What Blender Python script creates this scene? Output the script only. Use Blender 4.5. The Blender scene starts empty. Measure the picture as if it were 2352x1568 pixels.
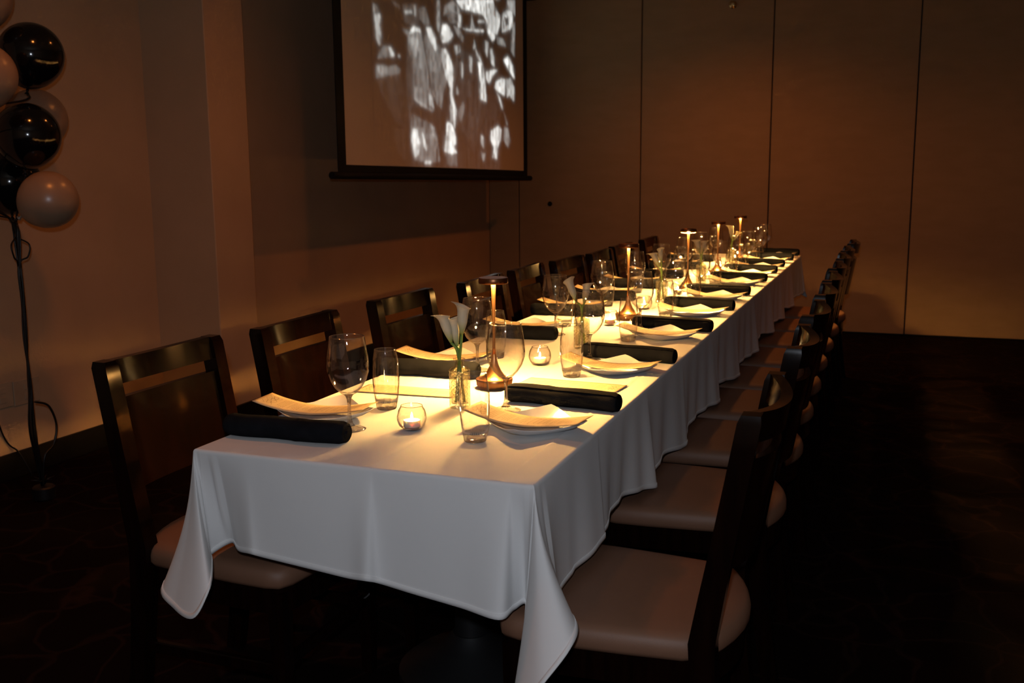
import bpy, math, random
import numpy as np
from mathutils import Matrix, Vector

random.seed(7)
scene = bpy.context.scene
col = scene.collection

# ------------------------------------------------------------------ camera
cam_data = bpy.data.cameras.new('camera')
cam_data.sensor_width = 36.0
cam_data.lens = 2310.0 / 2352.0 * 36.0
cam_data.clip_start = 0.05
cam_data.dof.use_dof = True
cam_data.dof.focus_distance = 2.6
cam_data.dof.aperture_fstop = 7.1
cam = bpy.data.objects.new('camera', cam_data)
col.objects.link(cam)
RX = (0.9349290, 0.0510280, -0.3511467)
RY = (0.3547472, -0.1564240, 0.9217841)
RZ = (-0.0078910, -0.9863710, -0.1643473)
cam.matrix_world = Matrix(((RX[0], -RX[1], -RX[2], 0.0),
                           (RY[0], -RY[1], -RY[2], 0.0),
                           (RZ[0], -RZ[1], -RZ[2], 1.36),
                           (0, 0, 0, 1)))
scene.camera = cam

# ------------------------------------------------------------------ world, lights, exposure
world = bpy.data.worlds.new('night')
scene.world = world
world.use_nodes = True
world.node_tree.nodes['Background'].inputs[0].default_value = (0.9, 0.6, 0.35, 1)
world.node_tree.nodes['Background'].inputs[1].default_value = 0.0

FLASH_POWER = 49.0
DOWNLIGHT_POWER = 21.0
LED_STRENGTH = 2500.0
FLAME_STRENGTH = 500.0
PICTURE_STRENGTH = 0.9

def lamp(name, kind, loc, power, color, radius, rot=(0, 0, 0), **kw):
    d = bpy.data.lights.new(name, kind)
    d.energy = power
    d.color = color
    if kind in ('POINT', 'SPOT'):
        d.shadow_soft_size = radius
    for k, v in kw.items():
        setattr(d, k, v)
    o = bpy.data.objects.new(name, d)
    o.location = loc
    o.rotation_euler = rot
    col.objects.link(o)
    return o

# the small flash on the camera that took the picture (its glint sits in the middle of every balloon)
lamp('camera_flash', 'POINT', (-0.02, -0.02, 1.47), FLASH_POWER, (0.84, 0.915, 1.04), 0.022)
# dimmed recessed ceiling lights of the room, above the frame
for x, y, k in ((-2.2, 2.5, 1.7), (-2.0, 4.3, 1.25), (-1.25, 5.9, 0.9), (-1.25, 7.5, 2.7), (0.9, 7.2, 0.9)):
    lamp('ceiling_downlight_beam', 'SPOT', (x, y, 2.93), DOWNLIGHT_POWER * k, (1.0, 0.28, 0.05), 0.06,
         spot_size=math.radians(150), spot_blend=1.0)

scene.view_settings.view_transform = 'Standard'
scene.view_settings.look = 'None'
scene.view_settings.exposure = 0.0
scene.view_settings.gamma = 1.0
scene.view_settings.use_curve_mapping = False
cy = scene.cycles
cy.use_denoising = True
cy.max_bounces = 8
cy.diffuse_bounces = 3
cy.glossy_bounces = 3
cy.transmission_bounces = 6
cy.transparent_max_bounces = 20
cy.use_adaptive_sampling = True
cy.adaptive_threshold = 0.048
cy.adaptive_min_samples = 16
cy.caustics_reflective = False
cy.caustics_refractive = False
cy.sample_clamp_indirect = 4.0
cy.sample_clamp_direct = 0.0
cy.blur_glossy = 0.5

# ------------------------------------------------------------------ materials
M = {}

def new_mat(name):
    m = bpy.data.materials.new(name)
    m.use_nodes = True
    M[name] = m
    return m, m.node_tree.nodes, m.node_tree.links, m.node_tree.nodes['Principled BSDF']

def pmat(name, c1, c2=None, scale=8.0, rough=0.6, metal=0.0, bump=0.0, bscale=200.0, stretch=(1, 1, 1),
         detail=4.0, coord='Object', spec=0.5, sheen=0.0, coat=0.0, rough_var=0.0):
    m, n, l, b = new_mat(name)
    b.inputs['Roughness'].default_value = rough
    b.inputs['Metallic'].default_value = metal
    b.inputs['Specular IOR Level'].default_value = spec
    b.inputs['Sheen Weight'].default_value = sheen
    b.inputs['Coat Weight'].default_value = coat
    tc = n.new('ShaderNodeTexCoord')
    mp = n.new('ShaderNodeMapping')
    mp.inputs['Scale'].default_value = stretch
    l.new(tc.outputs[coord], mp.inputs['Vector'])
    ns = n.new('ShaderNodeTexNoise')
    ns.inputs['Scale'].default_value = scale
    ns.inputs['Detail'].default_value = detail
    l.new(mp.outputs[0], ns.inputs['Vector'])
    cr = n.new('ShaderNodeValToRGB')
    c2 = c2 or tuple(v * 0.85 for v in c1)
    cr.color_ramp.elements[0].position = 0.35
    cr.color_ramp.elements[1].position = 0.65
    cr.color_ramp.elements[0].color = (*c1, 1)
    cr.color_ramp.elements[1].color = (*c2, 1)
    l.new(ns.outputs['Fac'], cr.inputs['Fac'])
    l.new(cr.outputs['Color'], b.inputs['Base Color'])
    if rough_var:
        mr = n.new('ShaderNodeMapRange')
        mr.inputs['To Min'].default_value = rough - rough_var
        mr.inputs['To Max'].default_value = rough + rough_var
        l.new(ns.outputs['Fac'], mr.inputs['Value'])
        l.new(mr.outputs[0], b.inputs['Roughness'])
    if bump:
        n2 = n.new('ShaderNodeTexNoise')
        n2.inputs['Scale'].default_value = bscale
        n2.inputs['Detail'].default_value = 2.0
        l.new(mp.outputs[0], n2.inputs['Vector'])
        bp = n.new('ShaderNodeBump')
        bp.inputs['Strength'].default_value = bump
        bp.inputs['Distance'].default_value = 0.002
        l.new(n2.outputs['Fac'], bp.inputs['Height'])
        l.new(bp.outputs[0], b.inputs['Normal'])
    return m

pmat('wall_paint', (0.60, 0.395, 0.24), (0.56, 0.37, 0.22), scale=3, rough=0.85, bump=0.25, bscale=120)
pmat('partition_fabric', (0.43, 0.28, 0.145), (0.40, 0.26, 0.13), scale=5, rough=0.9, bump=0.3, bscale=300, stretch=(1, 1, 3))
pmat('seam_black', (0.015, 0.012, 0.01), rough=0.7)
pmat('baseboard_dark', (0.005, 0.0035, 0.003), (0.007, 0.005, 0.004), rough=0.6, spec=0.2)
pmat('ceiling_paint', (0.45, 0.38, 0.30), rough=0.9)
pmat('wood', (0.008, 0.0022, 0.0011), (0.004, 0.0012, 0.0007), scale=6, rough=0.16, stretch=(9, 9, 1), spec=0.22, rough_var=0.04)
pmat('vinyl', (0.23, 0.112, 0.066), (0.215, 0.105, 0.061), scale=12, rough=0.55, bump=0.15, bscale=700)
pmat('linen', (0.78, 0.77, 0.76), (0.74, 0.735, 0.73), scale=4, rough=0.9, bump=0.12, bscale=1400, sheen=0.1)
pmat('napkin_cloth', (0.010, 0.011, 0.014), (0.007, 0.008, 0.010), scale=30, rough=0.95, bump=0.4, bscale=900, spec=0.05)
pmat('porcelain', (0.80, 0.79, 0.77), (0.78, 0.77, 0.75), scale=2, rough=0.18, coat=0.2)
pmat('card_paper', (0.66, 0.49, 0.29), (0.62, 0.455, 0.265), scale=20, rough=0.8)
pmat('ink', (0.30, 0.20, 0.11), rough=0.8)
pmat('copper', (0.74, 0.38, 0.16), (0.68, 0.34, 0.14), scale=3, rough=0.30, metal=1.0, stretch=(1, 1, 30))
pmat('copper_dark', (0.30, 0.13, 0.06), (0.26, 0.11, 0.05), scale=3, rough=0.34, metal=1.0)
pmat('port_black', (0.01, 0.01, 0.01), rough=0.4)
pmat('wax', (0.85, 0.80, 0.68), (0.82, 0.76, 0.62), rough=0.5)
def translucent(name, weight, color):
    m = M[name]; n = m.node_tree.nodes; l = m.node_tree.links
    b = n['Principled BSDF']; tl = n.new('ShaderNodeBsdfTranslucent'); tl.inputs['Color'].default_value = (*color, 1)
    mix = n.new('ShaderNodeMixShader'); mix.inputs[0].default_value = weight
    l.new(b.outputs[0], mix.inputs[1]); l.new(tl.outputs[0], mix.inputs[2])
    l.new(mix.outputs[0], n['Material Output'].inputs['Surface'])
b = M['wax'].node_tree.nodes['Principled BSDF']
b.inputs['Subsurface Weight'].default_value = 1.0
b.inputs['Subsurface Radius'].default_value = (1.0, 0.7, 0.4)
b.inputs['Subsurface Scale'].default_value = 0.012
pmat('wick', (0.02, 0.015, 0.01), rough=0.9)
pmat('tin', (0.7, 0.7, 0.7), rough=0.3, metal=1.0)
pmat('screen_cloth', (0.74, 0.60, 0.44), (0.73, 0.59, 0.43), scale=1.5, rough=0.95)
pmat('screen_black', (0.006, 0.006, 0.007), rough=0.75, spec=0.2)
pmat('latex_black', (0.004, 0.004, 0.005), rough=0.12, spec=0.5)
pmat('latex_pearl', (0.34, 0.225, 0.15), (0.32, 0.21, 0.14), scale=2, rough=0.30, spec=0.7)
pmat('ribbon_black', (0.006, 0.005, 0.005), rough=0.35)
pmat('weight_foil', (0.01, 0.009, 0.01), rough=0.45, metal=0.3)
pmat('plate_plastic', (0.58, 0.41, 0.26), rough=0.45)
pmat('brass', (0.75, 0.52, 0.22), rough=0.25, metal=1.0)
pmat('pull_dark', (0.02, 0.016, 0.012), rough=0.35, metal=0.7)
pmat('table_base_black', (0.008, 0.008, 0.009), rough=0.55)
pmat('stem_green', (0.18, 0.30, 0.05), (0.13, 0.24, 0.04), scale=14, rough=0.5)

# carpet: dark, with a faint leaf-like network
m, n, l, b = new_mat('carpet')
tc = n.new('ShaderNodeTexCoord')
vo = n.new('ShaderNodeTexVoronoi'); vo.feature = 'DISTANCE_TO_EDGE'; vo.inputs['Scale'].default_value = 4.2
nz = n.new('ShaderNodeTexNoise'); nz.inputs['Scale'].default_value = 3.0
mx = n.new('ShaderNodeVectorMath'); mx.operation = 'ADD'
sc_ = n.new('ShaderNodeVectorMath'); sc_.operation = 'SCALE'; sc_.inputs['Scale'].default_value = 0.35
l.new(tc.outputs['Object'], nz.inputs['Vector']); l.new(nz.outputs['Color'], sc_.inputs[0])
l.new(tc.outputs['Object'], mx.inputs[0]); l.new(sc_.outputs[0], mx.inputs[1]); l.new(mx.outputs[0], vo.inputs['Vector'])
cr = n.new('ShaderNodeValToRGB')
cr.color_ramp.elements[0].position = 0.015; cr.color_ramp.elements[0].color = (0.014, 0.006, 0.004, 1)
cr.color_ramp.elements[1].position = 0.05; cr.color_ramp.elements[1].color = (0.0055, 0.002, 0.0013, 1)
l.new(vo.outputs['Distance'], cr.inputs['Fac']); l.new(cr.outputs[0], b.inputs['Base Color'])
b.inputs['Roughness'].default_value = 1.0; b.inputs['Specular IOR Level'].default_value = 0.05
fz = n.new('ShaderNodeTexNoise'); fz.inputs['Scale'].default_value = 400
bp = n.new('ShaderNodeBump'); bp.inputs['Strength'].default_value = 0.5; bp.inputs['Distance'].default_value = 0.003
l.new(tc.outputs['Object'], fz.inputs['Vector']); l.new(fz.outputs['Fac'], bp.inputs['Height']); l.new(bp.outputs[0], b.inputs['Normal'])

# thin blown glass: clear, with a fresnel mirror on its wall
def thin_glass(name, tint, edge, spec, base=0.045, rough=0.02):
    m, n, l, b = new_mat(name)
    n.remove(b)
    out = n['Material Output']
    tr = n.new('ShaderNodeBsdfTransparent')
    gl = n.new('ShaderNodeBsdfGlossy'); gl.inputs['Roughness'].default_value = rough
    gl.inputs['Color'].default_value = (1, 1, 1, 1)
    lw = n.new('ShaderNodeLayerWeight'); lw.inputs['Blend'].default_value = 0.5
    cr = n.new('ShaderNodeValToRGB')
    cr.color_ramp.elements[0].position = 0.55; cr.color_ramp.elements[0].color = (*tint, 1)
    cr.color_ramp.elements[1].position = 1.0; cr.color_ramp.elements[1].color = (*edge, 1)
    l.new(lw.outputs['Facing'], cr.inputs['Fac']); l.new(cr.outputs[0], tr.inputs['Color'])
    pw = n.new('ShaderNodeMath'); pw.operation = 'POWER'; pw.inputs[1].default_value = 3.6
    l.new(lw.outputs['Facing'], pw.inputs[0])
    fr = n.new('ShaderNodeMath'); fr.operation = 'MULTIPLY_ADD'; fr.inputs[1].default_value = spec; fr.inputs[2].default_value = base
    l.new(pw.outputs[0], fr.inputs[0])
    mix = n.new('ShaderNodeMixShader')
    l.new(fr.outputs[0], mix.inputs[0]); l.new(tr.outputs[0], mix.inputs[1]); l.new(gl.outputs[0], mix.inputs[2])
    l.new(mix.outputs[0], out.inputs['Surface'])
    return m
thin_glass('glass_thin', (0.985, 0.98, 0.975), (0.74, 0.70, 0.66), 1.0, 0.065)

thin_glass('glass_cut', (0.93, 0.92, 0.84), (0.60, 0.57, 0.45), 0.9, 0.10, 0.05)
thin_glass('glass_rim', (0.80, 0.79, 0.77), (0.45, 0.42, 0.40), 0.6, 0.35, 0.03)
# the diamond cuts of the bud vases: two families of ground grooves winding round the body
m = M['glass_cut']; n = m.node_tree.nodes; l = m.node_tree.links
def mth(op, a=None, b=None):
    q = n.new('ShaderNodeMath'); q.operation = op
    for i_, v in enumerate((a, b)):
        if v is None: continue
        if isinstance(v, (int, float)): q.inputs[i_].default_value = v
        else: l.new(v, q.inputs[i_])
    return q.outputs[0]
tc = n.new('ShaderNodeTexCoord'); sp = n.new('ShaderNodeSeparateXYZ'); l.new(tc.outputs['Object'], sp.inputs[0])
ang = mth('MULTIPLY', mth('ARCTAN2', sp.outputs[1], sp.outputs[0]), 9.0)
zz = mth('MULTIPLY', sp.outputs[2], 400.0)
g1 = mth('ABSOLUTE', mth('SINE', mth('ADD', ang, zz))); g2 = mth('ABSOLUTE', mth('SINE', mth('SUBTRACT', ang, zz)))
gr = mth('LESS_THAN', mth('MINIMUM', g1, g2), 0.30)
inb = mth('MULTIPLY', mth('GREATER_THAN', sp.outputs[2], 0.005), mth('LESS_THAN', sp.outputs[2], 0.100))
gr = mth('MULTIPLY', gr, inb)
tl = n.new('ShaderNodeBsdfTranslucent'); tl.inputs['Color'].default_value = (0.80, 0.76, 0.60, 1)
gg = n.new('ShaderNodeBsdfGlossy'); gg.inputs['Roughness'].default_value = 0.15
mg = n.new('ShaderNodeMixShader'); mg.inputs[0].default_value = 0.5; l.new(tl.outputs[0], mg.inputs[1]); l.new(gg.outputs[0], mg.inputs[2])
old = n['Material Output'].inputs['Surface'].links[0].from_socket
mm = n.new('ShaderNodeMixShader'); l.new(mth('MULTIPLY', gr, 0.55), mm.inputs[0]); l.new(old, mm.inputs[1]); l.new(mg.outputs[0], mm.inputs[2])
l.new(mm.outputs[0], n['Material Output'].inputs['Surface'])

# thick glass: refracting, and clear enough to let light through to the cloth below
def solid_glass(name, color, clear):
    m, n, l, b = new_mat(name)
    b.inputs['Base Color'].default_value = (*color, 1)
    b.inputs['Roughness'].default_value = 0.0
    b.inputs['Transmission Weight'].default_value = 1.0
    b.inputs['IOR'].default_value = 1.48
    tr = n.new('ShaderNodeBsdfTransparent'); tr.inputs['Color'].default_value = (*color, 1)
    mix = n.new('ShaderNodeMixShader'); mix.inputs[0].default_value = clear
    l.new(b.outputs[0], mix.inputs[1]); l.new(tr.outputs[0], mix.inputs[2])
    l.new(mix.outputs[0], n['Material Output'].inputs['Surface'])
    return m
solid_glass('glass_solid', (0.98, 0.97, 0.96), 0.45)

def emit(name, color, strength):
    m, n, l, b = new_mat(name)
    b.inputs['Base Color'].default_value = (0.6, 0.5, 0.4, 1)
    b.inputs['Emission Color'].default_value = (*color, 1)
    b.inputs['Emission Strength'].default_value = strength
    return m
emit('led', (1.0, 0.51, 0.135), LED_STRENGTH)
# the lamp's diffuser lens spreads its light evenly and cuts it off towards the horizontal
m = M['led']; n = m.node_tree.nodes; l = m.node_tree.links; b = n['Principled BSDF']
lw = n.new('ShaderNodeLayerWeight'); lw.inputs['Blend'].default_value = 0.5
cs = n.new('ShaderNodeMath'); cs.operation = 'SUBTRACT'; cs.inputs[0].default_value = 1.0; l.new(lw.outputs['Facing'], cs.inputs[1])
ad = n.new('ShaderNodeMath'); ad.operation = 'ADD'; ad.inputs[1].default_value = 0.25; l.new(cs.outputs[0], ad.inputs[0])
dv = n.new('ShaderNodeMath'); dv.operation = 'DIVIDE'; dv.inputs[0].default_value = 0.62 * LED_STRENGTH; l.new(ad.outputs[0], dv.inputs[1])
ss = n.new('ShaderNodeMapRange'); ss.interpolation_type = 'SMOOTHSTEP'
ss.inputs['From Min'].default_value = 0.12; ss.inputs['From Max'].default_value = 0.34; l.new(cs.outputs[0], ss.inputs['Value'])
mu = n.new('ShaderNodeMath'); mu.operation = 'MULTIPLY'; l.new(dv.outputs[0], mu.inputs[0]); l.new(ss.outputs[0], mu.inputs[1])
l.new(mu.outputs[0], b.inputs['Emission Strength'])
m.cycles.emission_sampling = 'FRONT'
emit('flame', (1.0, 0.60, 0.22), FLAME_STRENGTH)
M['flame'].cycles.emission_sampling = 'FRONT'

# calla spathe: cream, green towards the stalk (object space, z along the bloom)
m, n, l, b = new_mat('calla_petal')
tc = n.new('ShaderNodeTexCoord'); sp = n.new('ShaderNodeSeparateXYZ'); at = n.new('ShaderNodeAttribute'); at.attribute_name = 'along'
cr = n.new('ShaderNodeValToRGB')
cr.color_ramp.elements[0].position = 0.02; cr.color_ramp.elements[0].color = (0.30, 0.42, 0.08, 1)
cr.color_ramp.elements[1].position = 0.42; cr.color_ramp.elements[1].color = (0.82, 0.78, 0.62, 1)
l.new(at.outputs['Fac'], cr.inputs['Fac']); l.new(cr.outputs[0], b.inputs['Base Color'])
b.inputs['Roughness'].default_value = 0.45
b.inputs['Sheen Weight'].default_value = 0.1
n.remove(sp)
translucent('calla_petal', 0.3, (0.85, 0.80, 0.55))
pmat('spadix', (0.85, 0.62, 0.08), rough=0.7)

# projected film: the light that lies on the screen
m, n, l, b = new_mat('film_light')
at = n.new('ShaderNodeAttribute'); at.attribute_name = 'film'
b.inputs['Base Color'].default_value = (0.74, 0.60, 0.44, 1)
b.inputs['Roughness'].default_value = 0.95
l.new(at.outputs['Color'], b.inputs['Emission Color'])
b.inputs['Emission Strength'].default_value = PICTURE_STRENGTH

# ------------------------------------------------------------------ mesh helpers
class MB:
    def __init__(self):
        self.v = []; self.f = []
    def add(self, vs, fs):
        o = len(self.v)
        self.v += [tuple(p) for p in vs]
        self.f += [tuple(i + o for i in q) for q in fs]
        return self
    def box(self, x0, x1, y0, y1, z0, z1, bev=0.0):
        if bev <= 0:
            return self.add([(x0, y0, z0), (x1, y0, z0), (x1, y1, z0), (x0, y1, z0),
                             (x0, y0, z1), (x1, y0, z1), (x1, y1, z1), (x0, y1, z1)],
                            [(3, 2, 1, 0), (4, 5, 6, 7), (0, 1, 5, 4), (1, 2, 6, 5), (2, 3, 7, 6), (3, 0, 4, 7)])
        b = bev
        vs = []
        for z, e in ((z0, b), (z0 + b, 0), (z1 - b, 0), (z1, b)):
            X0, X1, Y0, Y1 = x0 + e, x1 - e, y0 + e, y1 - e
            c = b if e == 0 else b * 0.3
            vs += [(X0 + c, Y0, z), (X1 - c, Y0, z), (X1, Y0 + c, z), (X1, Y1 - c, z),
                   (X1 - c, Y1, z), (X0 + c, Y1, z), (X0, Y1 - c, z), (X0, Y0 + c, z)]
        fs = [tuple(range(7, -1, -1)), tuple(range(24, 32))]
        for k in range(3):
            for i in range(8):
                j = (i + 1) % 8
                fs.append((k * 8 + i, k * 8 + j, k * 8 + 8 + j, k * 8 + 8 + i))
        return self.add(vs, fs)
    def lathe(self, prof, seg=32, c=(0, 0, 0), close=False, rfun=None):
        vs = []; fs = []; n = len(prof)
        for k, (r, z) in enumerate(prof):
            for i in range(seg):
                a = 2 * math.pi * i / seg
                rr = r if rfun is None else rfun(r, z, a)
                vs.append((c[0] + rr * math.cos(a), c[1] + rr * math.sin(a), c[2] + z))
        m = n if close else n - 1
        for k in range(m):
            k2 = (k + 1) % n
            for i in range(seg):
                j = (i + 1) % seg
                fs.append((k * seg + i, k * seg + j, k2 * seg + j, k2 * seg + i))
        if not close:
            if prof[0][0] > 1e-6: fs.append(tuple(range(seg - 1, -1, -1)))
            if prof[-1][0] > 1e-6: fs.append(tuple((n - 1) * seg + i for i in range(seg)))
        return self.add(vs, fs)
    def tube(self, pts, r, seg=8, caps=True):
        pts = [Vector(p) for p in pts]
        n = len(pts); vs = []; fs = []
        up = Vector((0.3, 0.2, 1)).normalized()
        for k, p in enumerate(pts):
            t = (pts[min(k + 1, n - 1)] - pts[max(k - 1, 0)]).normalized()
            a = t.cross(up)
            if a.length < 1e-3: a = t.cross(Vector((1, 0, 0)))
            a.normalize(); bb = t.cross(a)
            rr = r[k] if isinstance(r, (list, tuple)) else r
            for i in range(seg):
                g = 2 * math.pi * i / seg
                vs.append(p + a * (rr * math.cos(g)) + bb * (rr * math.sin(g)))
        for k in range(n - 1):
            for i in range(seg):
                j = (i + 1) % seg
                fs.append((k * seg + i, k * seg + j, (k + 1) * seg + j, (k + 1) * seg + i))
        if caps:
            fs.append(tuple(range(seg - 1, -1, -1))); fs.append(tuple((n - 1) * seg + i for i in range(seg)))
        return self.add(vs, fs)
    def grid(self, rows):
        nr = len(rows); nc = len(rows[0])
        vs = [p for r in rows for p in r]
        fs = [(k * nc + i, k * nc + i + 1, (k + 1) * nc + i + 1, (k + 1) * nc + i) for k in range(nr - 1) for i in range(nc - 1)]
        return self.add(vs, fs)
    def hexa(self, lo, hi):
        """a bar between two quads (lists of four corners)"""
        return self.add(list(lo) + list(hi), [(3, 2, 1, 0), (4, 5, 6, 7), (0, 1, 5, 4), (1, 2, 6, 5), (2, 3, 7, 6), (3, 0, 4, 7)])
    def build(self, name, mat, parent=None, smooth=False, angle=None):
        me = bpy.data.meshes.new(name)
        me.from_pydata(self.v, [], self.f)
        me.materials.append(M[mat])
        me.update()
        if smooth:
            me.polygons.foreach_set('use_smooth', [True] * len(me.polygons))
            if angle:
                me.set_sharp_from_angle(angle=math.radians(angle))
        o = bpy.data.objects.new(name, me)
        col.objects.link(o)
        if parent is not None:
            o.parent = parent
        return o

def tag(o, label=None, cat=None, group=None, kind=None):
    if label: o['label'] = label
    if cat: o['category'] = cat
    if group: o['group'] = group
    if kind: o['kind'] = kind
    return o

def thing(name, label, cat, loc=(0, 0, 0), rz=0.0, group=None):
    o = bpy.data.objects.new(name, None)
    o.empty_display_size = 0.05
    o.location = loc
    o.rotation_euler = (0, 0, rz)
    col.objects.link(o)
    return tag(o, label, cat, group)

KIDS = {}
def kids(o):
    return [c for c in bpy.data.objects if c.parent == o]

def dup(root, loc, rz, label):
    if root.name not in KIDS:
        KIDS[root.name] = [(c, kids(c)) for c in kids(root)]
    r = root.copy(); col.objects.link(r)
    r.location = loc; r.rotation_euler = (0, 0, rz); r['label'] = label
    for ch, gs in KIDS[root.name]:
        c = ch.copy(); col.objects.link(c); c.parent = r
        for g in gs:
            d = g.copy(); col.objects.link(d); d.parent = c
    return r

def place(cache, maker, loc, rz, label):
    """the first one is built, every further one is a copy"""
    if maker not in cache:
        o = maker()
        o.location = loc; o.rotation_euler = (0, 0, rz); o['label'] = label
        cache[maker] = o
        return o
    return dup(cache[maker], loc, rz, label)
CACHE = {}

def catmull(pts, n):
    pts = [Vector(p) for p in pts]; out = []
    for i in range(len(pts) - 1):
        p0 = pts[max(i - 1, 0)]; p1 = pts[i]; p2 = pts[i + 1]; p3 = pts[min(i + 2, len(pts) - 1)]
        for k in range(n):
            t = k / n
            out.append(0.5 * ((2 * p1) + (p2 - p0) * t + (2 * p0 - 5 * p1 + 4 * p2 - p3) * t * t + (3 * p1 - p0 - 3 * p2 + p3) * t ** 3))
    out.append(pts[-1])
    return out

# ------------------------------------------------------------------ the room
def struct(name, mb, mat, parent=None, **k):
    o = mb.build(name, mat, parent, **k)
    if parent is None:
        o['kind'] = 'structure'
    return o

XL, XC, XS, YF, ZC = -3.73, -3.33, -3.62, 8.92, 2.95
tag(struct('floor', MB().box(-3.9, 3.3, -2.7, 9.1, -0.06, 0.0), 'carpet'), 'dark patterned carpet floor of the dining room')
tag(struct('ceiling', MB().box(-3.9, 3.3, -2.7, 9.1, ZC, ZC + 0.06), 'ceiling_paint'), 'plain ceiling above the dining room')
tag(struct('wall_left', MB().box(-3.9, XL, -2.7, 4.39, 0, ZC), 'wall_paint'), 'tan painted wall behind the balloons')
tag(struct('wall_column', MB().box(-3.9, XC, 4.39, 4.725, 0, ZC, 0.004), 'wall_paint'), 'tan wall pier standing proud between balloons and screen')
tag(struct('wall_screen', MB().box(-3.9, XS, 4.725, 9.0, 0, ZC), 'wall_paint'), 'tan wall behind the projection screen')
tag(struct('wall_right', MB().box(3.2, 3.3, -2.7, 9.1, 0, ZC), 'wall_paint'), 'tan side wall across the aisle')
tag(struct('wall_rear', MB().box(-3.9, 3.3, -2.7, -2.6, 0, ZC), 'wall_paint'), 'tan wall behind the viewer')
wf = tag(struct('wall_far', MB().box(-3.7, 3.25, YF + 0.035, YF + 0.10, 0, ZC), 'seam_black'), 'folding partition wall of tall tan panels behind the table')
edges = [-3.62, -3.318, -2.16, -1.035, 0.108, 1.235, 2.36, 3.2]
for a, b_ in zip(edges[:-1], edges[1:]):
    MB().box(a + 0.005, b_ - 0.005, YF, YF + 0.04, 0.012, ZC - 0.002, 0.004).build('panel', 'partition_fabric', wf)
bb = struct('baseboard_left', MB().box(XL, XL + 0.014, -2.6, 4.39, 0, 0.12, 0.003), 'baseboard_dark')
tag(bb, 'black baseboard below the balloons')
mb = MB().box(XL, XC + 0.014, 4.376, 4.39, 0, 0.12, 0.003)
mb.box(XC, XC + 0.014, 4.39, 4.739, 0, 0.12, 0.003)
tag(struct('baseboard_column', mb, 'baseboard_dark'), 'black baseboard round the wall pier')
tag(struct('baseboard_screen', MB().box(XS, XS + 0.014, 4.725, YF, 0, 0.12, 0.003), 'baseboard_dark'), 'black baseboard below the projection screen')

# ------------------------------------------------------------------ projection screen
SX = -3.10
def zb(y): return 1.422 - 0.0117 * (y - 5.37)
scr = thing('projection_screen', 'white projection screen with black borders showing a black and white film', 'screen', (SX, 6.9, 1.4))
def loc_(p): return (p[0] - SX, p[1] - 6.9, p[2] - 1.4)
rows = []
for k in range(25):
    t = k / 24; r = []
    for i in range(41):
        y = 5.37 + (8.46 - 5.37) * i / 40
        z = zb(y) + (2.87 - zb(y)) * t
        x = SX + 0.006 * math.sin(y * 9 + 2 * t) * math.exp(-(y - 5.37) * 2.5) * (1 - t)
        r.append(loc_((x, y, z)))
    rows.append(r)
sh = MB().grid(rows).build('sheet', 'screen_cloth', scr)
sh.modifiers.new('thickness', 'SOLIDIFY').thickness = 0.002
for y0, y1 in ((5.275, 5.37), (8.46, 8.555)):
    mb = MB()
    mb.hexa([loc_(p) for p in ((SX - 0.003, y0, zb(y0)), (SX + 0.001, y0, zb(y0)), (SX + 0.001, y1, zb(y1)), (SX - 0.003, y1, zb(y1)))],
            [loc_(p) for p in ((SX - 0.003, y0, 2.87), (SX + 0.001, y0, 2.87), (SX + 0.001, y1, 2.87), (SX - 0.003, y1, 2.87))])
    mb.build('side_border', 'screen_black', scr)
mb = MB()
y0, y1 = 5.275, 8.555
mb.hexa([loc_(p) for p in ((SX - 0.003, y0, zb(y0) - 0.05), (SX + 0.001, y0, zb(y0) - 0.05), (SX + 0.001, y1, zb(y1) - 0.05), (SX - 0.003, y1, zb(y1) - 0.05))],
        [loc_(p) for p in ((SX - 0.003, y0, zb(y0)), (SX + 0.001, y0, zb(y0)), (SX + 0.001, y1, zb(y1)), (SX - 0.003, y1, zb(y1)))])
mb.build('bottom_border', 'screen_black', scr)
y0, y1 = 5.20, 8.63
bt = MB().tube([loc_((SX, y0 + (y1 - y0) * i / 8, zb(y0 + (y1 - y0) * i / 8) - 0.064)) for i in range(9)], 0.022, 12)
bt.build('weight_bar', 'screen_black', scr, smooth=True, angle=40)
MB().box(-0.06, 0.06, 5.15 - 6.9, 8.68 - 6.9, 2.86 - 1.4, 2.95 - 1.4, 0.01).build('roller_case', 'screen_black', scr)

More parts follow.
